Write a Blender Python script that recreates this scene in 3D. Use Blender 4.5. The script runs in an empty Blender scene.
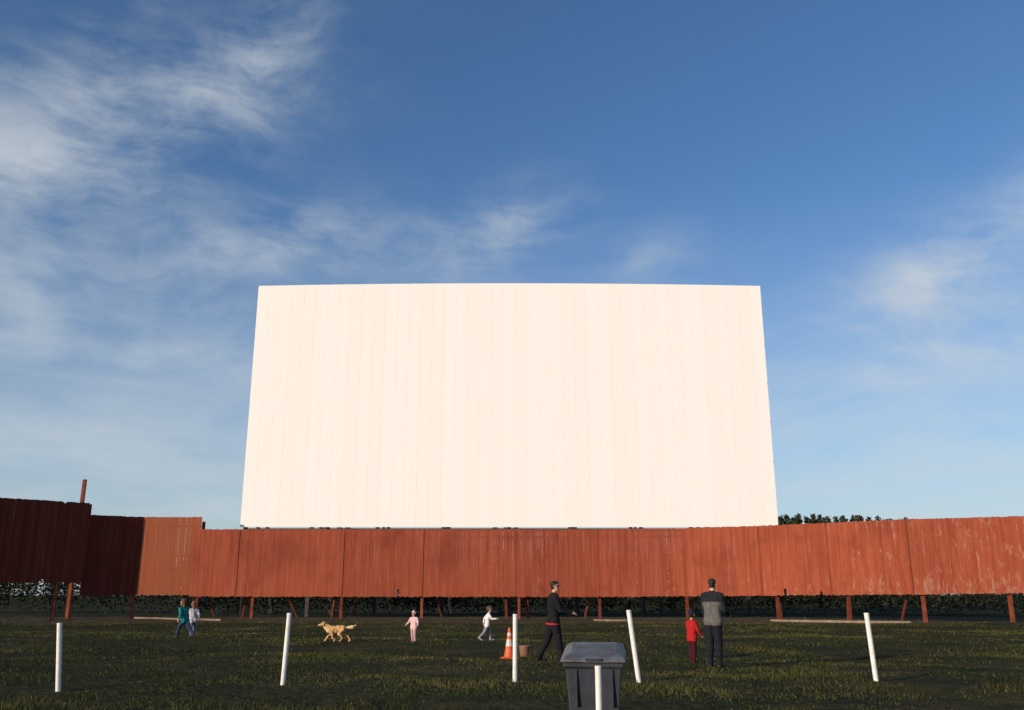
import bpy, math, random
import numpy as np
from mathutils import Vector, Matrix, noise
random.seed(7); rng=np.random.default_rng(7)
S=bpy.context.scene; COL=S.collection
S.view_settings.view_transform='Standard'; S.view_settings.look='None'; S.view_settings.exposure=0

# ---------------------------------------------------------------- camera / light
cd=bpy.data.cameras.new("camera"); cam=bpy.data.objects.new("camera",cd); COL.objects.link(cam)
cam.location=(0,0,1.5); cam.rotation_euler=(math.radians(90+15.06),0,0)
cd.lens=31.36; cd.sensor_width=36; cd.clip_end=8000; S.camera=cam
AZ=math.radians(48); EL=math.radians(12)
sdir=Vector((-math.sin(AZ)*math.cos(EL),-math.cos(AZ)*math.cos(EL),math.sin(EL)))
sl=bpy.data.lights.new("sun",'SUN'); sl.energy=4.75; sl.angle=math.radians(.5); sl.color=(1,.83,.64)
so=bpy.data.objects.new("sun",sl); COL.objects.link(so); so.rotation_euler=sdir.to_track_quat('Z','Y').to_euler(); so.location=(-60,-50,40)

# ---------------------------------------------------------------- node helpers
class NT:
    def __init__(s,t): s.t=t
    def n(s,ty,**k):
        x=s.t.nodes.new(ty)
        for a,b in k.items(): setattr(x,a,b)
        return x
    def inp(s,sock,v):
        if isinstance(v,bpy.types.NodeSocket): s.t.links.new(v,sock)
        else: sock.default_value=v
    def m(s,op,a,b=0.0,c=0.0,clamp=False):
        x=s.n('ShaderNodeMath',operation=op,use_clamp=clamp)
        for i,v in enumerate((a,b,c)): s.inp(x.inputs[i],v)
        return x.outputs[0]
    def v(s,op,a,b=(0,0,0)):
        x=s.n('ShaderNodeVectorMath',operation=op); s.inp(x.inputs[0],a); s.inp(x.inputs[1],b); return x.outputs[0]
    def noise(s,vec,scale,detail=4,rough=.5,dist=0):
        x=s.n('ShaderNodeTexNoise'); s.inp(x.inputs['Vector'],vec); x.inputs['Scale'].default_value=scale
        x.inputs['Detail'].default_value=detail; x.inputs['Roughness'].default_value=rough; x.inputs['Distortion'].default_value=dist
        return x.outputs
    def mp(s,vec,scale=(1,1,1),rot=(0,0,0),loc=(0,0,0)):
        x=s.n('ShaderNodeMapping'); s.inp(x.inputs[0],vec); x.inputs['Scale'].default_value=scale; x.inputs['Rotation'].default_value=rot; x.inputs['Location'].default_value=loc
        return x.outputs[0]
    def mix(s,f,a,b,bt='MIX'):
        x=s.n('ShaderNodeMix',data_type='RGBA',blend_type=bt); s.inp(x.inputs[0],f)
        for k,v in ((6,a),(7,b)):
            s.inp(x.inputs[k],(*v,1) if isinstance(v,tuple) and len(v)==3 else v)
        return x.outputs[2]
    def ss(s,v,a,b,o0=0.,o1=1.):
        x=s.n('ShaderNodeMapRange',interpolation_type='SMOOTHSTEP'); s.inp(x.inputs[0],v)
        for i,q in enumerate((a,b,o0,o1)): x.inputs[i+1].default_value=q
        return x.outputs[0]

def newmat(name):
    m=bpy.data.materials.new(name); m.use_nodes=True; t=NT(m.node_tree)
    b=m.node_tree.nodes['Principled BSDF']; b.inputs['Specular IOR Level'].default_value=.25
    return m,t,b
def sc(c,k): return tuple(min(1,x*k) for x in c)
def mat(name,base,rough=.8,var=.2,scale=8,bump=.1,rnd=0,dirt=None,spec=.25,mscale=(1,1,1)):
    m,t,b=newmat(name)
    oc=t.mp(t.n('ShaderNodeTexCoord').outputs['Object'],mscale)
    f=t.noise(oc,scale,5,.6)[0]
    f=t.ss(f,.3,.7)
    c=t.mix(f,sc(base,1-var),sc(base,1+var))
    if rnd:
        a=t.n('ShaderNodeAttribute',attribute_name='rnd').outputs['Fac']
        k=t.ss(a,0,1,1-rnd,1+rnd)
        c=t.mix(1.0,c,k,'MULTIPLY')
    if dirt:
        d=t.ss(t.noise(oc,scale*.4,6,.7)[0],.5,.72); c=t.mix(d,c,dirt)
    t.inp(b.inputs['Base Color'],c); b.inputs['Roughness'].default_value=rough; b.inputs['Specular IOR Level'].default_value=spec
    if bump:
        bp=t.n('ShaderNodeBump'); bp.inputs['Strength'].default_value=bump; bp.inputs['Distance'].default_value=.02
        t.inp(bp.inputs['Height'],t.noise(oc,scale*3,4,.6)[0]); t.inp(b.inputs['Normal'],bp.outputs[0])
    return m

# ---------------------------------------------------------------- mesh helpers
def link(o,parent=None):
    COL.objects.link(o)
    if parent: o.parent=parent
    return o
def empty(name,loc=(0,0,0),rot=0):
    o=bpy.data.objects.new(name,None); o.empty_display_size=.3; COL.objects.link(o); o.location=loc; o.rotation_euler=(0,0,rot); return o
def meshobj(name,v,f,m,parent=None,smooth=False,rnd=None):
    me=bpy.data.meshes.new(name); me.from_pydata([tuple(x) for x in v],[],f); me.update()
    if m: me.materials.append(m)
    if smooth: me.polygons.foreach_set('use_smooth',[True]*len(me.polygons))
    if rnd is not None:
        a=me.attributes.new('rnd','FLOAT','POINT'); a.data.foreach_set('value',np.array(rnd,dtype=np.float32))
    return link(bpy.data.objects.new(name,me),parent)
class Batch:
    def __init__(s): s.v=[];s.f=[];s.r=[]
    def box8(s,c,r=None):
        i=len(s.v); s.v+=c; s.f+=[tuple(i+k for k in q) for q in ((3,2,1,0),(4,5,6,7),(0,1,5,4),(1,2,6,5),(2,3,7,6),(3,0,4,7))]
        s.r+=[random.random() if r is None else r]*8
    def box(s,x0,x1,y0,y1,z0,z1,r=None):
        s.box8([(x0,y0,z0),(x1,y0,z0),(x1,y1,z0),(x0,y1,z0),(x0,y0,z1),(x1,y0,z1),(x1,y1,z1),(x0,y1,z1)],r)
    def beam(s,a,b,w,d,r=None):
        a=Vector(a);b=Vector(b);z=(b-a).normalized(); x=z.cross(Vector((0,1,0)))
        if x.length<.05: x=z.cross(Vector((1,0,0)))
        x.normalize(); y=z.cross(x)
        c=[]
        for p in (a,b):
            for sx,sy in ((-1,-1),(1,-1),(1,1),(-1,1)): c.append(tuple(p+x*sx*w/2+y*sy*d/2))
        s.box8(c,r)
    def cone(s,a,b,ra,rb,n=14,caps=True):
        a=Vector(a);b=Vector(b);z=(b-a).normalized(); x=z.orthogonal().normalized(); y=z.cross(x); i=len(s.v)
        for p,r in ((a,ra),(b,rb)):
            for k in range(n):
                t=2*math.pi*k/n; s.v.append(tuple(p+(x*math.cos(t)+y*math.sin(t))*r))
        for k in range(n): s.f.append((i+k,i+(k+1)%n,i+n+(k+1)%n,i+n+k))
        if caps: s.f.append(tuple(i+k for k in reversed(range(n)))); s.f.append(tuple(i+n+k for k in range(n)))
        s.r+=[.5]*(2*n)
    def obj(s,name,m,parent=None,smooth=False): return meshobj(name,s.v,s.f,m,parent,smooth,s.r)

# ---------------------------------------------------------------- ground
def gz(x,y):
    k=np.exp(-((np.asarray(y)-25)/55.)**4)
    return k*(.055*np.sin(.42*y+.25*np.sin(.13*x)+.6)+.03*np.sin(.31*x+.8*np.sin(.21*y))*np.sin(.38*y+1.1)+.03*np.sin(.9*y+.5*np.sin(.35*x+1))*(.6+.4*np.sin(.23*x+2))+.02*np.sin(1.7*x+.9*y)*np.sin(1.3*y-.6*x))
def G(x,y): return float(gz(x,y))
def axis(lo,hi,st,far):
    c=np.arange(lo,hi+.01,st); e=[];d=st;p=hi
    while p<far: d*=1.35; p+=d; e.append(p)
    e2=[];d=st;p=lo
    while p>-far: d*=1.35; p-=d; e2.append(p)
    return np.array(e2[::-1]+list(c)+e)
xs=axis(-45,45,.4,3500); ys=axis(2,75,.4,3500)
X,Y=np.meshgrid(xs,ys); Z=gz(X,Y)
nx=len(xs); ny=len(ys)
V=np.stack([X.ravel(),Y.ravel(),Z.ravel()],1)
I=np.arange(nx*ny).reshape(ny,nx); F=np.stack([I[:-1,:-1].ravel(),I[:-1,1:].ravel(),I[1:,1:].ravel(),I[1:,:-1].ravel()],1)
gm,t,b=newmat("ground_turf")
pos=t.n('ShaderNodeNewGeometry').outputs['Position']
n1=t.noise(pos,.35,5,.6)[0]; n2=t.noise(pos,4,4,.65)[0]
c=t.mix(t.ss(n2,.3,.7),(.016,.020,.008),(.038,.042,.018))
c=t.mix(t.ss(n1,.45,.7),c,(.065,.053,.026))
sx=t.n('ShaderNodeSeparateXYZ'); t.inp(sx.inputs[0],pos); yy=t.m('ADD',sx.outputs[1],t.m('MULTIPLY',t.m('SUBTRACT',n1,.5),14))
band=t.m('MULTIPLY',t.ss(yy,48,54),t.ss(yy,66,62))
c=t.mix(t.m('MULTIPLY',band,.8),c,t.mix(n2,(.05,.035,.022),(.13,.095,.06)))
t.inp(b.inputs['Base Color'],c); b.inputs['Roughness'].default_value=1; b.inputs['Specular IOR Level'].default_value=.05
bp=t.n('ShaderNodeBump'); bp.inputs['Distance'].default_value=.12; bp.inputs['Strength'].default_value=.8; t.inp(bp.inputs['Height'],n2); t.inp(b.inputs['Normal'],bp.outputs[0])
g=meshobj("ground",V.tolist(),F.tolist(),gm,smooth=True)

# grass blades : one mesh
def make_grass():
    N=360000
    q=rng.random(N); y=(6.5**.4+q*(66**.4-6.5**.4))**(1/.4)
    x=(rng.random(N)*2-1)*(y*.66+3)
    nn=np.array([noise.noise(Vector((a*.5,b_*.5,0)))+.6*noise.noise(Vector((a*2.1,b_*2.1,3))) for a,b_ in zip(x,y)])
    keep=(rng.random(N)<np.clip(.66+nn*1.5,.06,1))&((y<51)|(rng.random(N)<.3))
    x=x[keep];y=y[keep];nn=nn[keep];N=len(x)
    h=(.026+.033*rng.random(N))*np.clip(1+nn*1.3,.4,2.2)
    tall=rng.random(N)<.01; h[tall]*=2.0
    w=.0055*(np.maximum(y,9)/12)**.85*(.7+.6*rng.random(N))
    a=rng.random(N)*math.pi*2; l=rng.random(N)*.9*h; la=rng.random(N)*math.pi*2
    z=gz(x,y)-.008
    P=np.empty((N,3,3),dtype=np.float32)
    P[:,0]=np.stack([x-w*np.cos(a),y-w*np.sin(a),z],1); P[:,1]=np.stack([x+w*np.cos(a),y+w*np.sin(a),z],1)
    P[:,2]=np.stack([x+l*np.cos(la),y+l*np.sin(la),z+h],1)
    me=bpy.data.meshes.new("grass"); me.vertices.add(N*3); me.vertices.foreach_set('co',P.ravel())
    me.loops.add(N*3); me.loops.foreach_set('vertex_index',np.arange(N*3,dtype=np.int32))
    me.polygons.add(N); me.polygons.foreach_set('loop_start',np.arange(0,N*3,3,dtype=np.int32))
    me.update(calc_edges=True)
    at=me.attributes.new('rnd','FLOAT','POINT'); at.data.foreach_set('value',np.repeat(rng.random(N).astype(np.float32),3))
    m,t,b=newmat("grass_blades"); gn=t.n('ShaderNodeNewGeometry'); pos=gn.outputs['Position']
    r=t.n('ShaderNodeAttribute',attribute_name='rnd').outputs['Fac']
    c=t.mix(r,(.032,.043,.008),(.088,.102,.02))
    c=t.mix(t.m('MULTIPLY',t.ss(t.noise(pos,.3,4,.6)[0],.42,.64),.75),c,(.145,.115,.036))
    c=t.mix(t.ss(t.noise(pos,.14,4,.55)[0],.44,.57,0,.78),c,(.019,.025,.007))  # broad dark patches, shadow on the lawn put into the blade colour
    c=t.mix(t.ss(r,.93,.97),c,(.21,.17,.08))
    t.inp(b.inputs['Base Color'],c); b.inputs['Roughness'].default_value=.8; b.inputs['Specular IOR Level'].default_value=.1
    nv=t.v('NORMALIZE',t.v('ADD',t.v('MULTIPLY',gn.outputs['Normal'],(.55,.55,.55)),(0,0,.7))); t.inp(b.inputs['Normal'],nv)
    me.materials.append(m); link(bpy.data.objects.new("grass",me))
make_grass()

# ---------------------------------------------------------------- fence
fm,t,b=newmat("red_painted_boards")
oc=t.n('ShaderNodeTexCoord').outputs['Object']; r=t.n('ShaderNodeAttribute',attribute_name='rnd').outputs['Fac']
c=t.mix(r,(.205,.037,.017),(.30,.060,.027))
st=t.noise(t.mp(oc,(5,5,.35)),1,5,.65)[0]; c=t.mix(t.ss(st,.35,.8),c,(.34,.088,.043))
bl=t.noise(oc,.35,4,.6)[0]; c=t.mix(t.m('MULTIPLY',t.ss(bl,.48,.72),.5),c,(.14,.027,.014))
wv=t.noise(t.mp(oc,(3,3,.9)),1.3,7,.75)[0]
sx=t.n('ShaderNodeSeparateXYZ'); t.inp(sx.inputs[0],oc)
edge=t.m('MULTIPLY_ADD',t.ss(sx.outputs[0],5,30),.12,t.m('MULTIPLY',t.ss(sx.outputs[2],3.2,1.4),.05))
c=t.mix(t.m('MULTIPLY',t.ss(t.m('ADD',wv,edge),.64,.76),.55),c,(.38,.22,.15))
shade_tint=t.ss(r,-1,-.2,1,0); c=t.mix(t.m('MULTIPLY',shade_tint,.9),c,(.085,.014,.008))  # shade on the left runs, painted in as darker board colour
new=t.ss(r,1.1,2.0); c=t.mix(t.m('MULTIPLY',new,.75),c,(.44,.125,.052))  # brighter orange mixed into the third run's boards
t.inp(b.inputs['Base Color'],c); b.inputs['Roughness'].default_value=.85
bp=t.n('ShaderNodeBump'); bp.inputs['Distance'].default_value=.02; bp.inputs['Strength'].default_value=.4; t.inp(bp.inputs['Height'],st); t.inp(b.inputs['Normal'],bp.outputs[0])
pm=mat("red_fence_timber",(.16,.036,.018),.9,.3,3,.3,rnd=.25)
fence=empty("wooden_fence")
RUN=[((-40,46.09),(-26.9,57.68),7.15,7.18,2.2,2.22),
     ((-27.05,57.78),(-24.4,60.03),6.46,6.5,1.45,1.5),
     ((-24.4,59.98),(-20.9,61.0),6.5,6.58,1.5,1.5),
     ((-20.95,60),(5.6,60),5.7,5.7,1.4,1.38),
     ((5.6,60),(11.1,59),5.7,5.7,1.38,1.42),((11.1,59),(15.4,57),5.7,5.7,1.42,1.47),
     ((15.4,57),(18.9,54.7),5.7,5.7,1.47,1.5),((18.9,54.7),(22.5,51.8),5.7,5.7,1.5,1.53),
     ((22.5,51.8),(28.2,49.8),5.7,5.7,1.53,1.6),((28.2,49.8),(40,46.5),5.7,5.7,1.6,1.6)]
B=Batch(); R=Batch()
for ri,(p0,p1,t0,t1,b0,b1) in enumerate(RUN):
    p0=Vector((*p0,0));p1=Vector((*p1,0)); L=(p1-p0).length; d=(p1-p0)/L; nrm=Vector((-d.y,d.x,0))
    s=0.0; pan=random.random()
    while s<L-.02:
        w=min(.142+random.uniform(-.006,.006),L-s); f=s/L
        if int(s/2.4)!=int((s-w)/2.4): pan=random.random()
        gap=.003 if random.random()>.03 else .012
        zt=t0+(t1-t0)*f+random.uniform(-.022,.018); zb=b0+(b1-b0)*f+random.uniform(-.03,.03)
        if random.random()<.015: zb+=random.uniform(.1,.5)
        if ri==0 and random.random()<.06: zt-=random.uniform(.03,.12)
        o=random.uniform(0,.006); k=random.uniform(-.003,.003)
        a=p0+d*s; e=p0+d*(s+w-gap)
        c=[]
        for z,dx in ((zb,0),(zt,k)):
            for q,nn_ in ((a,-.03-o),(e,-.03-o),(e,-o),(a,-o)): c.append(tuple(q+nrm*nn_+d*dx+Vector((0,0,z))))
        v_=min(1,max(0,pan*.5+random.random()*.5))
        if ri<2: v_=-1+.3*random.random()  # marks the two left runs for the painted-in shade
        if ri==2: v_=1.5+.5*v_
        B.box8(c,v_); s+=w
    for zf in (.12,.5,.88):
        z0=b0+(t0-b0)*zf; z1=b1+(t1-b1)*zf
        a=p0+nrm*.045; e=p1+nrm*.045
        R.box8([tuple(a+Vector((0,0,z0-.07))),tuple(e+Vector((0,0,z1-.07))),tuple(e+nrm*.07+Vector((0,0,z1-.07))),tuple(a+nrm*.07+Vector((0,0,z0-.07))),
                tuple(a+Vector((0,0,z0+.07))),tuple(e+Vector((0,0,z1+.07))),tuple(e+nrm*.07+Vector((0,0,z1+.07))),tuple(a+nrm*.07+Vector((0,0,z0+.07)))])
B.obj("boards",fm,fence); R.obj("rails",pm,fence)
Pp=Batch(); Bt=Batch()
POSTS=[(-36,50.02,7.0),(-31.7,53.82,7.0),(-28.2,56.95,7.0),(-24.7,60.15,6.3),(-20.9,61.3,6.3),(-16.9,60.2,5.5),(-11.1,60.2,5.5),(-5.87,60.2,5.5),(.45,60.2,5.5),(5.7,60.2,5.5),
  (11.2,59.2,5.5),(16.3,56.75,5.5),(19.8,54.35,5.5),(23.1,51.9,5.5),(27.2,50.45,5.5),(33,48.8,5.5)]
for i,(x,y,z) in enumerate(POSTS):
    w=.17
    Pp.box8([(x-w/2,y-.02,-.4),(x+w/2,y-.02,-.4),(x+w/2,y+.16,-.4),(x-w/2,y+.16,-.4),(x-w/2+.01,y-.02,z),(x+w/2+.01,y-.02,z),(x+w/2+.01,y+.16,z),(x-w/2+.01,y+.16,z)])
    if i>3:
        sg=random.choice((-1,1)); Pp.beam((x+sg*random.uniform(.5,1.4),y+2.2,-.2),(x+sg*.1,y+.3,3.4),.1,.1)
for x in (-.35,1.05): Pp.beam((x,60.9,-.3),(x-.15,60.3,3.2),.16,.14)
Pp.beam((-25.2,61.6,0),(-25.0,60.5,2.5),.1,.1)
Pp.beam((-14.2,61.5,0),(-15.0,60.4,2),.1,.1); Pp.beam((-11.9,61.2,0),(-11.5,60.4,2),.1,.1)
Pp.obj("posts",pm,fence)
for x in (-18.0,-11.1,-5.87,.2,5.62): Bt.box(x-.05,x+.05,59.93,59.961,1.42,5.66,.35)
for x,y in ((11.1,58.95),(15.4,56.92),(18.87,54.63),(22.45,51.73),(28.2,49.73)): Bt.box(x-.05,x+.05,y-.03,y+.02,1.5,5.66,.6)
Bt.obj("battens",fm,fence)
tp=Batch(); tp.beam((-28.0,58.5,-.3),(-27.95,58.5,8.8),.2,.2); tp.obj("timber_pole",pm)

# ---------------------------------------------------------------- screen
sm,t,b=newmat("white_screen_paint"); oc=t.n('ShaderNodeTexCoord').outputs['Object']; r=t.n('ShaderNodeAttribute',attribute_name='rnd').outputs['Fac']
c=t.mix(r,(.845,.828,.805),(.86,.845,.825))
c=t.mix(t.m('MULTIPLY',t.ss(t.noise(t.mp(oc,(2.5,2.5,.12)),1,5,.65)[0],.45,.75),.22),c,(.82,.78,.735))
c=t.mix(t.m('MULTIPLY',t.ss(t.noise(t.mp(oc,(6,6,.25)),1,6,.7)[0],.58,.8),.30),c,(.67,.62,.57))
t.inp(b.inputs['Base Color'],c); b.inputs['Roughness'].default_value=.8; b.inputs['Specular IOR Level'].default_value=.1
screen=empty("movie_screen",(-.2,66,0))
B=Batch(); W=39.2; n=43; pw=W/n
for i in range(n):
    x0=-W/2+i*pw; x1=x0+pw-.004; o=random.uniform(0,.001)
    def top(x): return 25.06-.22*(x/(W/2))**2
    B.box8([(x0,-.05-o,6.28),(x1,-.05-o,6.28),(x1,0,6.28),(x0,0,6.28),(x0,-.05-o,top(x0)),(x1,-.05-o,top(x1)),(x1,0,top(x1)),(x0,0,top(x0))])
B.obj("screen_sheets",sm,screen)
grey=mat("weathered_steel",(.05,.046,.042),.7,.3,2,.2,rnd=.2)
B=Batch()
for i in range(9):
    x=-W/2+.35+i*(W-.7)/8
    B.box(x-.12,x+.12,.06,.4,-.4,24.2); B.beam((x,9,-.3),(x,.45,20),.25,.3); B.beam((x,6.2,6),(x,.45,7),.14,.14); B.beam((x,3,13.6),(x,.45,14),.14,.14)
for z in (6.6,9,12,15,18,21,24): B.box(-W/2+.05,W/2-.05,.01,.055,z-.1,z+.1)
for z in (11,14,17,20):
    B.box(W/2+.01,W/2+.06,.0,.12,z,z+.1)
B.obj("support_frame",grey,screen)
B=Batch()
for x in (-13.6,-12.5,-11.9,-1.2,-.4,.3): B.box(x,x+.35,-.3,.04,5.6,6.24)
B.box(-W/2+.3,W/2-.3,.1,.3,5.95,6.2); B.obj("bottom_brackets",grey,screen)

# ---------------------------------------------------------------- edging timbers
tm=mat("pale_weathered_timber",(.24,.185,.13),.9,.3,3,.3,rnd=.2)
for (a,b_,w) in (((-24.0,59.2),(-18.0,57.6),.2),((15.6,56.0),(21.8,50.8),.2),((5.0,57.0),(7.0,56.6),.22)):
    B=Batch(); B.beam((a[0],a[1],G(*a)+.03),(b_[0],b_[1],G(*b_)+.03),.13,w); B.obj("edging_timber",tm)

# ---------------------------------------------------------------- distant trees + hedge
def leafmass(v,f,r,c,s,zs=.8):
    for _k in range(3): v.append((c[0]+random.uniform(-s,s),c[1]+random.uniform(-s,s),c[2]+random.uniform(-s,s)*zs))
    i=len(v)-3; f.append((i,i+1,i+2)); q=random.random(); r.extend([q]*3)
def trees():
    v=[];f=[];r=[]
    def tree(x,y,h,con,big=False):
        for _ in range(560):
            q=random.random()**.8
            if con: rad=h*(.15 if big else .2)*(1-q)**.8*(.55+.45*abs(math.sin(q*26)))+.1; z=h*(.05+.95*q)
            else:
                q2=random.random(); z=h*(.1+.9*q2); rad=h*.3*math.sqrt(max(.02,1-(2*q2-.9)**2))
            a=random.random()*6.283; rr=rad*math.sqrt(random.uniform(.3,1)); rr*=1+.25*math.sin(a*3+x)
            leafmass(v,f,r,(x+rr*math.cos(a),y+rr*math.sin(a),z),h*(.03 if big else .045))
        i=len(v)
        for zz,ra in ((-.5,h*.022),(h*.8,h*.004)):
            for kk in range(5): v.append((x+ra*math.cos(kk*1.2566),y+ra*math.sin(kk*1.2566),zz)); r.append(0)
        for kk in range(5): f.append((i+kk,i+(kk+1)%5,i+5+(kk+1)%5,i+5+kk))
    x=-170
    while x<180:
        d=random.uniform(150,175)
        h=random.uniform(7,10.5)
        tree(x,d,h,random.random()<.6); x+=random.uniform(1.5,2.8)
    x=44
    while x<70:   # taller conifer stand beyond the right-hand end of the screen
        d=random.uniform(152,172); h=(random.uniform(14.3,15.4)-(x-44)*.02)*d/160
        tree(x,d,h,True,True); x+=random.uniform(.35,.6)
    return meshobj("distant_trees",v,f,mat("distant_foliage",(.032,.042,.022),.9,.4,.3,0,rnd=.4),rnd=r)
trees()
def hedge():
    v=[];f=[];r=[]
    for _ in range(48000):
        x=random.uniform(-75,75); y=77+2*math.sin(x*.11)+random.uniform(-1.6,1.6)
        hh=(1.85+.4*noise.noise(Vector((x*.35,0,0)))+.3*noise.noise(Vector((x*1.7,5,0))))+(1.4 if x<-28 else 0)
        leafmass(v,f,r,(x,y,hh*math.sqrt(random.random())*(1-.25*abs(y-77-2*math.sin(x*.11))/1.6)),.18)
    meshobj("hedgerow",v,f,mat("hedge_foliage",(.014,.019,.009),.9,.4,.5,0,rnd=.5),rnd=r)
hedge()

# ---------------------------------------------------------------- posts, cone, bin
wm=mat("white_post_paint",(.70,.69,.66),.6,.1,6,.1,dirt=(.45,.41,.33))
def wpost(x,y,h,r,lx,ly=0):
    z=G(x,y); B=Batch(); a=Vector((0,0,-.2)); tx=h*math.tan(math.radians(lx)); ty=h*math.tan(math.radians(ly)); top=Vector((tx,ty,h))
    B.cone(a,top-Vector((0,0,.02)),r,r,16); B.cone(top-Vector((0,0,.02)),top,r*1.12,r*.95,16)
    o=B.obj("white_post",wm,None,False); o.location=(x,y,z)
wpost(-7.25,15.2,1.05,.040,-7.2); wpost(-3.88,16.0,1.17,.040,2.2); wpost(.05,16,1.1,.040,.3); wpost(2.17,16.0,1.18,.042,-7.5); wpost(6.17,16.0,1.11,.042,-3.2)
wpost(.80,8.75,.92,.030,0)

om=mat("cone_orange_plastic",(.55,.10,.03),.5,.15,10,.05); cw=mat("cone_collar",(.5,.47,.42),.4,.1,10,.02)
ce=empty("traffic_cone",(-.06,23.5,G(-.06,23.5)),.2)
B=Batch(); B.box(-.19,.19,-.19,.19,0,.035); B.cone((0,0,.035),(0,0,.05),.16,.145,20)
B.cone((0,0,.05),(0,0,.30),.14,.1,20,False); B.cone((0,0,.46),(0,0,.55),.075,.062,20,False); B.cone((0,0,.62),(0,0,.74),.052,.03,20); B.obj("cone_body",om,ce,False)
B=Batch(); B.cone((0,0,.30),(0,0,.46),.101,.0755,20,False); B.cone((0,0,.55),(0,0,.62),.063,.0525,20,False); B.obj("reflective_collars",cw,ce,False)

be=empty("toy_bucket",(.33,24.6,G(.33,24.6)),0)
B=Batch(); B.cone((0,0,.0),(0,0,.26),.11,.15,18); B.cone((0,0,.25),(0,0,.28),.16,.16,18); B.obj("bucket_shell",mat("bucket_plastic",(.2,.1,.07),.5,.2,8,.05),be)
B=Batch(); 
for k in range(8):
    a=math.pi*k/8;c_=math.pi*(k+1)/8; B.cone((.15*math.cos(a),0,.27+.12*math.sin(a)),(.15*math.cos(c_),0,.27+.12*math.sin(c_)),.008,.008,6)
B.obj("bucket_handle",grey,be)

bm_=mat("bin_grey_plastic",(.032,.035,.045),.55,.25,5,.1,dirt=(.06,.056,.052)); lm=mat("bin_lid_plastic",(.11,.113,.125),.5,.4,4,.15,dirt=(.38,.36,.34))
rb=mat("wheel_rubber",(.02,.02,.02),.8,.2,10,.1)
bn=empty("wheeled_trash_bin",(.83,9.5,G(.83,9.5)+.02),math.radians(-7)); bn.scale=(.94,.94,1.0)
def loft(name,rings,m,parent,bev=.02):
    v=[];f=[]
    for (x0,x1,y0,y1,z0,z1) in rings: v+=[(x0,y0,z0),(x1,y0,z0),(x1,y1,z1),(x0,y1,z1)]
    n=len(rings)
    for i in range(n-1):
        for k in range(4): f.append((4*i+k,4*i+(k+1)%4,4*i+4+(k+1)%4,4*i+4+k))
    f.append((3,2,1,0)); f.append(tuple(4*(n-1)+k for k in range(4)))
    o=meshobj(name,v,f,m,parent); md=o.modifiers.new('b','BEVEL'); md.width=bev; md.segments=3; md.limit_method='ANGLE'
    return o
loft("bin_body",[(-.23,.23,-.24,.2,.06,.06),(-.26,.26,-.28,.26,.5,.5),(-.29,.29,-.31,.30,.85,.87),(-.315,.315,-.335,.32,.86,.88),(-.315,.315,-.335,.32,.905,.945)],bm_,bn,.015)
loft("bin_lid",[(-.335,.335,-.37,.35,.905,.955),(-.34,.34,-.375,.35,.925,.985),(-.31,.31,-.335,.34,.955,1.045),(-.24,.24,-.22,.30,.985,1.07)],lm,bn,.014)
B=Batch(); B.box(-.2,-.17,-.325,-.29,.5,.84); B.box(.17,.2,-.325,-.29,.5,.84); B.box(-.08,.08,-.40,-.372,.925,.945); B.obj("ribs_and_lid_tab",bm_,bn)
B=Batch(); B.cone((-.27,.38,.98),(.27,.38,.98),.016,.016,10); B.box(-.25,-.22,.3,.38,.93,.98); B.box(.22,.25,.3,.38,.93,.98); B.obj("handle",bm_,bn)
B=Batch(); B.cone((-.29,.24,.12),(-.24,.24,.12),.12,.12,24); B.cone((.24,.24,.12),(.29,.24,.12),.12,.12,24); B.cone((-.25,.24,.12),(.25,.24,.12),.015,.015,8); B.obj("wheels",rb,bn)

# ---------------------------------------------------------------- figures
def rcone(a,b,ra,rb,n=12):
    a=Vector(a);b=Vector(b); d=b-a
    if d.length<1e-6: d=Vector((0,0,1e-5)); b=a+d
    z=d.normalized(); x=z.orthogonal().normalized(); y=z.cross(x)
    v=[a-z*ra]; f=[]
    rows=[(a,ra,p) for p in (-60,-30,0)]+[(b,rb,p) for p in (0,30,60)]
    for c,r,p in rows:
        p=math.radians(p); cc=c+z*r*math.sin(p)
        for k in range(n):
            t=2*math.pi*k/n; v.append(cc+(x*math.cos(t)+y*math.sin(t))*r*math.cos(p))
    v.append(b+z*rb); m=len(rows)
    for k in range(n): f.append((0,1+(k+1)%n,1+k))
    for i in range(m-1):
        for k in range(n): f.append((1+i*n+k,1+i*n+(k+1)%n,1+(i+1)*n+(k+1)%n,1+(i+1)*n+k))
    e=len(v)-1
    for k in range(n): f.append((1+(m-1)*n+k,1+(m-1)*n+(k+1)%n,e))
    return v,f
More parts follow.
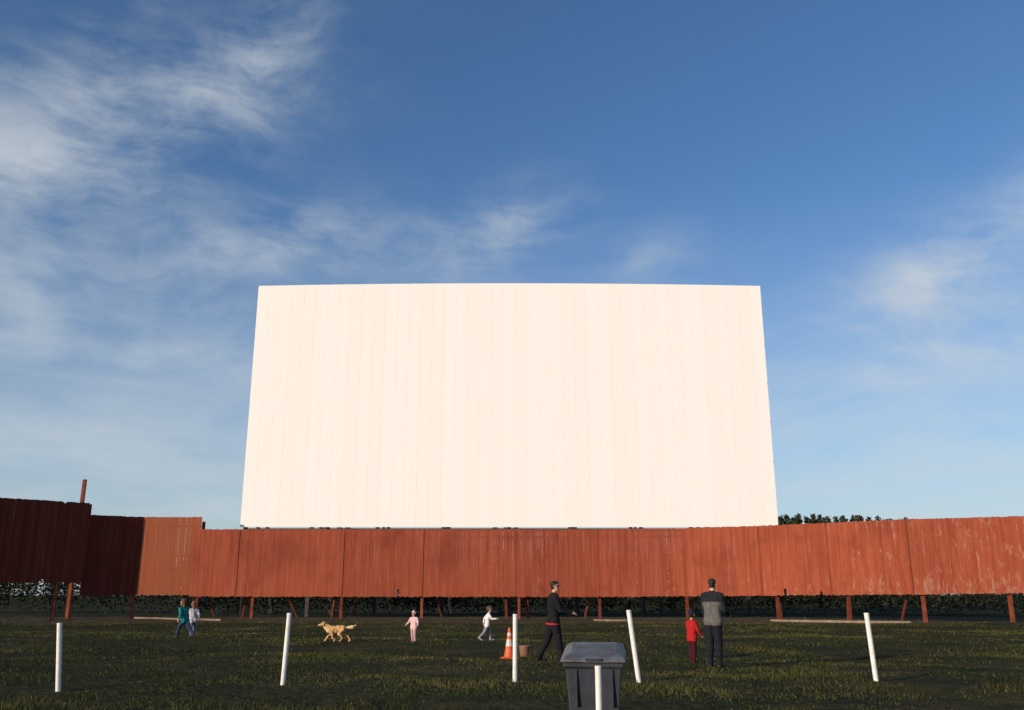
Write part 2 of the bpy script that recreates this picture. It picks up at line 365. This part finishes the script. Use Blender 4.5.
def build_figure(name,prims,mats,loc,yaw,voxel,smooth=3,wr=.004,wrs=14,rules=()):
    v=[];f=[]
    for (a,b,ra,rb,l,bi) in prims:
        pv,pf=rcone(a,b,ra,rb); i=len(v); v+=pv; f+=[tuple(i+k for k in q) for q in pf]
    me=bpy.data.meshes.new("tmp"); me.from_pydata([tuple(x) for x in v],[],f)
    o=bpy.data.objects.new("tmp",me); COL.objects.link(o)
    md=o.modifiers.new('r','REMESH'); md.mode='VOXEL'; md.voxel_size=voxel; md.adaptivity=0
    ms=o.modifiers.new('s','SMOOTH'); ms.factor=.5; ms.iterations=smooth
    bpy.context.view_layer.update()
    dg=bpy.context.evaluated_depsgraph_get(); nm=bpy.data.meshes.new_from_object(o.evaluated_get(dg)); bpy.data.objects.remove(o)
    nm.name=name
    nf=len(nm.polygons); C=np.empty(nf*3); nm.polygons.foreach_get('center',C); C=C.reshape(-1,3)
    best=np.full(nf,1e9); lab=np.zeros(nf,dtype=np.int32); keys=list(mats.keys())
    for (a,b,ra,rb,l,bi) in prims:
        a=np.array(a);d=np.array(b)-a; L=max(1e-9,d@d); t=np.clip(((C-a)@d)/L,0,1)
        ds=np.linalg.norm(C-(a+t[:,None]*d),axis=1)-(ra+t*(rb-ra))-bi
        k=ds<best; best[k]=ds[k]; lab[k]=keys.index(l)
    for (src,dst,z0,z1) in rules:   # clean garment edges by height
        k=np.isin(lab,[keys.index(q) for q in src])&(C[:,2]>=z0)&(C[:,2]<z1); lab[k]=keys.index(dst)
    nv=len(nm.vertices); co=np.empty(nv*3); nm.vertices.foreach_get('co',co); no=np.empty(nv*3); nm.vertices.foreach_get('normal',no)
    co=co.reshape(-1,3);no=no.reshape(-1,3)
    vl=np.zeros(nv); cloth=[keys.index(k) for k in keys if k in('top','top2','bottom','fur','feather')]
    for p in nm.polygons:
        if lab[p.index] in cloth:
            for q in p.vertices: vl[q]=1
    w=np.array([noise.noise(Vector((c[0]*wrs,c[1]*wrs,c[2]*wrs*.8)))+.5*noise.noise(Vector((c[0]*wrs*2.3,c[1]*wrs*2.3,c[2]*wrs*2))) if vl[i] else 0 for i,c in enumerate(co)])
    co+=no*(w*wr)[:,None]; nm.vertices.foreach_set('co',co.ravel())
    nm.materials.clear()
    for k in keys: nm.materials.append(mats[k])
    nm.polygons.foreach_set('material_index',lab); nm.polygons.foreach_set('use_smooth',[True]*nf); nm.update()
    ob=bpy.data.objects.new(name,nm); COL.objects.link(ob); ob.location=loc; ob.rotation_euler=(0,0,yaw); return ob

skin=mat("skin",(.52,.29,.2),.55,.1,20,.02); eye=mat("dark_eye",(.02,.015,.012),.3,.1,20,0); lip=mat("lips",(.38,.13,.1),.5,.1,20,0)
def clothm(n,c): return mat("cloth_"+n,c,.92,.18,14,.15,spec=.12)
def hair(c): return mat("hair",c,.6,.35,30,.3,mscale=(1,1,.3))
shoe=mat("shoe_leather",(.03,.028,.026),.6,.2,12,.1)

def person(name,x,y,yaw,H,cols,legs,arms,lean=0,child=False,headyaw=0,headpitch=0,glasses=False,long_hair=False,hat=False,b=1.0,shirt=False,vest=False,hood=False):
    V3=Vector; P=[]
    def A(a,b_,ra,rb,l,bi=0): P.append((V3(a),V3(b_),ra,rb,l,bi))
    hs=.13*(1.42 if child else 1.0); L=.235*(.90 if child else 1); l=math.radians(lean)
    U=V3((0,math.sin(l),math.cos(l))); Fw=V3((0,math.cos(l),-math.sin(l))); X=V3((1,0,0))
    def T(h,w=0,fo=0): return U*h+X*w+Fw*fo
    feet=[]
    for side,(a,k,ab,toe) in zip((-1,1),legs):
        a=math.radians(a);k=math.radians(k); ab=math.sin(math.radians(ab))*side
        hp=V3((side*.045*b,0,0)); kn=hp+V3((ab,math.sin(a),-math.cos(a)))*L; an=kn+V3((ab,math.sin(a-k),-math.cos(a-k)))*L
        A(hp,kn,.056*b,.041*b,'bottom'); A(hp+V3((0,-.02,.0)),kn,.052*b,.036*b,'bottom'); A(kn,an,.041*b,.031*b,'bottom'); A(an+V3((0,0,.012)),an+V3((0,0,-.005)),.034*b,.034*b,'bottom')
        tp=math.radians(toe); fd=V3((side*.15,math.cos(tp),math.sin(tp))); dn=V3((0,math.sin(tp),-math.cos(tp)))
        hl=an+dn*.026-fd*.018; bl=an+dn*.030+fd*.075; te=an+dn*.034+fd*.11
        A(hl,bl+X*.006,.021,.019,'shoe'); A(hl,bl-X*.008,.021,.018,'shoe'); A(bl,te,.02,.013,'shoe'); A(an,hl,.025,.021,'shoe')
        feet.append(min(hl.z-.021,bl.z-.019,te.z-.013))
    lev=[(-.005,.048,.060,'bottom'),(.03,.046,.060,'top'),(.07,.044,.057,'top'),(.11,.043,.055,'top'),(.15,.047,.057,'top'),(.19,.054,.060,'top'),(.23,.064,.058,'top'),(.265,.072,.050,'top'),(.29,.078,.038,'top')]
    for h,w,r,lb in lev: A(T(h,-w*b),T(h,w*b),r*b,r*b,lb)
    A(T(0,-.047*b),T(0,.047*b),.066*b,.066*b,'top')
    A(T(.23,-.01,-.012),T(.1,0,-.01),.06*b,.056*b,'top')
    if child: A(T(-.02,-.04*b),T(-.02,.04*b),.06*b,.06*b,'top')
    A(T(.285,-.03),T(.325,0,.005),.045,.034,'top'); A(T(.285,.03),T(.325,0,.005),.045,.034,'top')
    A(T(.30),T(.355,0,.012),.033,.031,'skin')
    C=T(.352,0,.018)+V3((0,0,hs*.5)); hy=math.radians(headyaw); hpz=math.radians(headpitch)
    M=Matrix.Rotation(-hy,3,'Z')@Matrix.Rotation(hpz,3,'X')
    def Hh(x_,y_,z_): return C+M@V3((x_,y_,z_))*hs
    def Ah(p,q,ra,rb_,lb,bi=0): A(Hh(*p),Hh(*q),ra*hs,rb_*hs,lb,bi*hs)
    Ah((0,-.07,.1),(0,.06,.1),.34,.32,'skin'); Ah((0,.04,-.06),(0,.2,-.36),.28,.13,'skin'); Ah((.12,.12,-.1),(.06,.22,-.32),.18,.12,'skin'); Ah((-.12,.12,-.1),(-.06,.22,-.32),.18,.12,'skin')
    Ah((0,.36,.02),(0,.44,-.12),.03,.055,'skin')
    for s_ in (-1,1):
        Ah((s_*.34,-.02,.04),(s_*.34,-.03,-.08),.06,.045,'skin'); Ah((s_*.13,.345,.03),(s_*.135,.345,.03),.048,.048,'eye',.01)
    Ah((-.08,.325,-.24),(.08,.325,-.24),.028,.028,'lip',.012)
    if glasses:
        Ah((-.24,.345,.035),(-.04,.40,.03),.065,.06,'eye',.01); Ah((.04,.40,.03),(.24,.345,.035),.06,.065,'eye',.01)
        Ah((.24,.33,.05),(.33,.0,.05),.03,.02,'eye',.01); Ah((-.24,.33,.05),(-.33,.0,.05),.03,.02,'eye',.01)
    hl_='hat' if hat else 'hair'
    Ah((0,-.1,.15),(0,.02,.2),.37,.33,hl_); Ah((0,-.14,.0),(0,-.15,-.1),.31,.25,'hair'); Ah((-.12,.18,.34),(.12,.18,.34),.14,.14,hl_); 
    if hat: Ah((0,-.05,.3),(0,-.05,.5),.3,.12,'hat'); Ah((-.2,-.05,.16),(.2,-.05,.16),.22,.22,'hat')
    if long_hair: Ah((0,-.18,.0),(0,-.3,-.6),.3,.16,'hair'); Ah((.2,-.08,0),(.22,-.1,-.45),.15,.09,'hair'); Ah((-.2,-.08,0),(-.22,-.1,-.45),.15,.09,'hair')
    af=.88 if child else 1
    for side,(s,abd,e,inw) in zip((-1,1),arms):
        s=math.radians(s);abd=math.radians(abd);e=math.radians(e)
        sh=T(.283,side*.103*b); ud=V3((side*math.sin(abd),math.sin(s)*math.cos(abd),-math.cos(s)*math.cos(abd)))
        el=sh+ud*.168*af; fd=V3((side*math.sin(abd)-side*inw,math.sin(s+e),-math.cos(s+e))).normalized(); wr_=el+fd*.135*af
        sl='top2' if vest else 'top'
        A(T(.28,side*.07*b),sh,.04*b,.038*b,sl); A(sh,el,.037*b,.029*b,sl); A(el,wr_,.029*b,.0225*b,sl); A(wr_-fd*.02,wr_,.024*b,.023*b,sl)
        nrm=V3((-side,0.15,0)); nrm=(nrm-fd*nrm.dot(fd)).normalized() if abs(nrm.normalized().dot(fd))<.9 else fd.orthogonal().normalized()
        if e>.9: nrm=(V3((-side*.6,0,-.8))-fd*V3((-side*.6,0,-.8)).dot(fd)).normalized()
        sv=nrm.cross(fd).normalized()
        if sv.y<0 and e<=.9 or (e>.9 and sv.x*side>0): sv=-sv
        A(wr_-fd*.005,wr_+fd*.01,.014,.014,'skin')
        for o_ in (-.013,0,.013): A(wr_+fd*.008+sv*o_*.8,wr_+fd*.048+sv*o_*1.15,.0095,.0085,'skin')
        for q,(o_,ln) in enumerate(((.018,.040),(.006,.046),(-.006,.043),(-.018,.033))):
            b0=wr_+fd*.05+sv*o_; d1=(fd+nrm*.35).normalized(); d2=(fd+nrm*1.1).normalized(); b1=b0+d1*ln*.5; b2=b1+d2*ln*.5
            A(b0,b1,.0056,.0052,'skin'); A(b1,b2,.0052,.0044,'skin')
        t0=wr_+fd*.015+sv*.014; t1=t0+(fd*.6+sv*.75+nrm*.2).normalized()*.026; t2=t1+(fd*.9+sv*.3+nrm*.3).normalized()*.022
        A(t0,t1,.0085,.0068,'skin'); A(t1,t2,.0066,.005,'skin')
    lo=min(feet); hi=max(max(p[0].z+p[2],p[1].z+p[3]) for p in P)
    k=H/(hi-lo); off=V3((0,0,-lo))
    P=[((p[0]+off)*k,(p[1]+off)*k,p[2]*k,p[3]*k,p[4],p[5]*k) for p in P]
    zz=lambda h:(h-lo)*k
    hem=-.058 if child else -.045
    rules=[(('bottom',),'top',zz(hem),9),(('top',),'bottom',-1,zz(hem))]
    if shirt: rules+=[(('bottom','top'),'shirt',zz(-.048),zz(-.026))]
    if vest: rules+=[(('top',),'top2',zz(.215),9)]
    mats={'skin':skin,'eye':eye,'lip':lip,'hair':hair(cols['hair']),'top':clothm('top',cols['top']),'top2':clothm('sleeves',cols.get('top2',cols['top'])),'bottom':clothm('trousers',cols['bottom']),
          'shoe':shoe if 'shoe' not in cols else clothm('shoe',cols['shoe']),'shirt':clothm('shirt',cols.get('shirt',cols['top'])),'hat':clothm('hat',cols.get('hat',cols['hair']))}
    return build_figure(name,P,mats,(x,y,G(x,y)),math.radians(yaw),.0045*H,2,wr=.0042*H,wrs=9/H*1.4,rules=rules)
# yaw: 0 faces away (+Y); -90 faces right (+X); 90 faces left
person("man_in_black_jacket",.93,20.9,-80,1.79,dict(hair=(.02,.014,.01),top=(.012,.012,.014),bottom=(.012,.012,.015),shirt=(.42,.03,.03)),
   [(-16,13,2,0),(13,5,2,3)],[(10,6,70,.1),(18,8,62,.15)],lean=1,headyaw=20,glasses=True,b=1.15,shirt=True)
person("man_in_grey_vest",4.28,19.8,-45,1.83,dict(hair=(.025,.017,.012),top=(.11,.105,.10),top2=(.018,.018,.022),bottom=(.013,.014,.02)),
   [(-2,2,.5,0),(3,4,.5,0)],[(5,5,22,.1),(12,6,60,.3)],lean=1,headyaw=-10,headpitch=-8,b=1.1,vest=True)
person("child_in_red_jacket",4.12,21.4,-60,1.2,dict(hair=(.02,.015,.012),top=(.36,.016,.018),bottom=(.05,.010,.014),hat=(.02,.02,.03),shoe=(.03,.03,.03)),
   [(4,3,3,0),(-3,3,3,0)],[(35,10,50,.1),(15,8,30,.1)],child=True,headyaw=-20,hat=True,b=1.12)
person("toddler_in_pink_coat",-3.13,29.7,150,.98,dict(hair=(.16,.09,.045),top=(.62,.42,.42),bottom=(.5,.3,.32),hat=(.6,.42,.42),shoe=(.3,.2,.2)),
   [(8,6,4,0),(-6,6,4,0)],[(12,25,25,.1),(20,22,30,.1)],child=True,hat=True,b=1.22)
person("child_in_white_shirt",-.81,30.3,-80,1.1,dict(hair=(.12,.07,.035),top=(.7,.68,.66),bottom=(.22,.22,.25),shoe=(.4,.38,.36)),
   [(28,25,2,8),(-22,22,2,-25)],[(-42,14,35,0),(35,12,60,0)],lean=8,child=True,b=1.1)
person("child_in_teal_jacket",-11.35,32.3,55,1.34,dict(hair=(.09,.05,.03),top=(.02,.19,.2),bottom=(.03,.04,.08)),
   [(42,30,2,8),(-32,20,2,-25)],[(-40,12,55,0),(42,12,70,0)],lean=18,child=True,b=1.05,long_hair=True)
person("child_in_pale_top",-11.45,33.4,30,1.27,dict(hair=(.14,.08,.045),top=(.5,.45,.48),bottom=(.13,.15,.24)),
   [(-20,15,2,-18),(30,28,2,6)],[(38,14,60,0),(-32,12,50,0)],lean=10,child=True,b=1.05,long_hair=True)

def dog():
    P=[];V3=Vector
    def A(a,b,ra,rb,l='fur',bi=0): P.append((V3(a)*.9,V3(b)*.9,ra*.9,rb*.9,l,bi))
    A((0,.20,.42),(0,-.02,.43),.125,.115); A((0,.22,.38),(0,.0,.37),.105,.09); A((0,-.02,.44),(0,-.26,.46),.11,.10); A((0,-.24,.45),(0,-.31,.44),.105,.09)
    A((0,.2,.3),(0,-.1,.35),.05,.04,'feather')
    A((0,.24,.47),(0,.42,.58),.095,.07); A((0,.28,.38),(0,.40,.50),.08,.06,'feather')
    A((0,.44,.61),(0,.47,.615),.078,.07); A((0,.50,.59),(0,.62,.565),.048,.034); A((0,.52,.565),(0,.60,.535),.03,.022); A((0,.65,.575),(0,.655,.575),.017,.016,'nose',.003)
    for s in (-1,1):
        A((s*.068,.43,.64),(s*.09,.42,.54),.026,.03,'ear'); A((s*.04,.51,.63),(s*.041,.51,.63),.012,.012,'nose',.003)
    def leg(pts,rs,l='fur'):
        for i in range(len(pts)-1): A(pts[i],pts[i+1],rs[i],rs[i+1],l)
    leg([(.08,.20,.38),(.09,.15,.28),(.085,.30,.19),(.08,.38,.06),(.08,.42,.035)],[.07,.048,.034,.024,.028])
    leg([(-.08,.20,.38),(-.09,.10,.27),(-.085,.10,.15),(-.08,-.0,.07),(-.08,.03,.03)],[.07,.048,.032,.024,.028])
    leg([(.08,-.27,.42),(.09,-.24,.27),(.09,-.41,.18),(.085,-.50,.05),(.085,-.46,.028)],[.09,.055,.03,.024,.028])
    leg([(-.08,-.27,.42),(-.09,-.13,.28),(-.09,-.26,.16),(-.085,-.20,.035),(-.085,-.16,.028)],[.09,.055,.03,.024,.028])
    leg([(0,-.36,.47),(0,-.48,.50),(0,-.60,.52),(0,-.70,.56)],[.035,.042,.045,.018],'feather'); A((0,-.48,.47),(0,-.60,.48),.03,.03,'feather')
    m={'fur':mat("golden_fur",(.5,.3,.13),.8,.3,14,.5),'feather':mat("pale_fur",(.66,.47,.26),.8,.25,16,.5),'ear':mat("ear_fur",(.36,.19,.07),.8,.2,16,.3),'nose':eye}
    build_figure("golden_retriever",P,m,(-5.6,29.7,G(-5.6,29.7)),math.radians(84),.008,2,wr=.016,wrs=16)
dog()

# ---------------------------------------------------------------- sky
w=bpy.data.worlds.new("World"); S.world=w; w.use_nodes=True; T=NT(w.node_tree); bg=w.node_tree.nodes['Background']
sky=T.n('ShaderNodeTexSky',sky_type='NISHITA'); sky.sun_disc=False; sky.sun_elevation=EL; sky.sun_rotation=math.radians(228)
sky.air_density=1.0; sky.dust_density=.6; sky.ozone_density=3.0
tc=T.n('ShaderNodeTexCoord').outputs['Generated']; sp=T.n('ShaderNodeSeparateXYZ'); T.inp(sp.inputs[0],tc)
az=T.m('ARCTAN2',sp.outputs[0],sp.outputs[1]); el=T.m('ARCSINE',sp.outputs[2])
cb=T.n('ShaderNodeCombineXYZ'); T.inp(cb.inputs[0],az); T.inp(cb.inputs[1],el); P=cb.outputs[0]
wp=T.noise(P,3.5,3,.5)[1]; P2=T.v('ADD',P,T.v('MULTIPLY',T.v('SUBTRACT',wp,(.5,.5,.5)),(.13,.13,0)))
st1=T.noise(T.mp(P2,(4,11,1),(0,0,math.radians(-28))),1.5,8,.64,.22)[0]
st2=T.noise(T.mp(P2,(2.5,13,1),(0,0,math.radians(-14)),(3,1,0)),1.4,7,.62,.2)[0]
fluff=T.noise(P2,8,7,.63,.25)[0]
def blob(a,e,ra,re,rot=0,k=1.0):
    a,e,ra,re,rot=[math.radians(q) for q in (a,e,ra,re,rot)]
    dx=T.m('SUBTRACT',az,a);dy=T.m('SUBTRACT',el,e); c_,s_=math.cos(rot),math.sin(rot)
    u=T.m('ADD',T.m('MULTIPLY',dx,c_/ra),T.m('MULTIPLY',dy,s_/ra)); v=T.m('ADD',T.m('MULTIPLY',dx,-s_/re),T.m('MULTIPLY',dy,c_/re))
    d=T.m('ADD',T.m('MULTIPLY',u,u),T.m('MULTIPLY',v,v)); return T.m('MULTIPLY',T.m('EXPONENT',T.m('MULTIPLY',d,-1)),k)
mask=None
for q in ((-25,28.5,11,4.2,14,.85),(-17,33,6,2.5,50,.5),(-15,21.5,8,2.4,8,.85),(-31,23,9,3,0,.75),(-1,22.5,6,2.4,24,.8),(9,21,4,1.6,12,.5),(28,19,9,2.4,22,1.1),(29,14,11,3,10,.9),(-27,16,14,3.5,-6,.85),(-24,9,14,2.5,-4,.5),(26,8,14,2.5,3,.5),(70,25,20,8,0,.8),(-80,20,25,8,0,.8),(150,25,50,8,0,.7)):
    bl=blob(*q); mask=bl if mask is None else T.m('ADD',mask,bl)
n=T.m('ADD',T.m('MULTIPLY',st1,.42),T.m('ADD',T.m('MULTIPLY',st2,.26),T.m('MULTIPLY',fluff,.32)))
dens=T.m('MULTIPLY',T.ss(T.m('ADD',n,T.m('MULTIPLY',mask,.05)),.40,.69),T.m('MINIMUM',mask,1.1))
low=T.m('MULTIPLY',T.ss(el,.46,-.02),T.ss(st2,.25,.75,.6,1.0)); 
d=T.m('SUBTRACT',1.0,T.m('MULTIPLY',T.m('SUBTRACT',1.0,T.m('MULTIPLY',dens,.75),clamp=True),T.m('SUBTRACT',1.0,T.m('MULTIPLY',low,.78),clamp=True)))
skc=T.mix(1.0,sky.outputs[0],(.78,.96,1.14),'MULTIPLY')
col=T.mix(d,skc,(4.55,4.95,5.25))
T.inp(bg.inputs[0],col); bg.inputs[1].default_value=.13
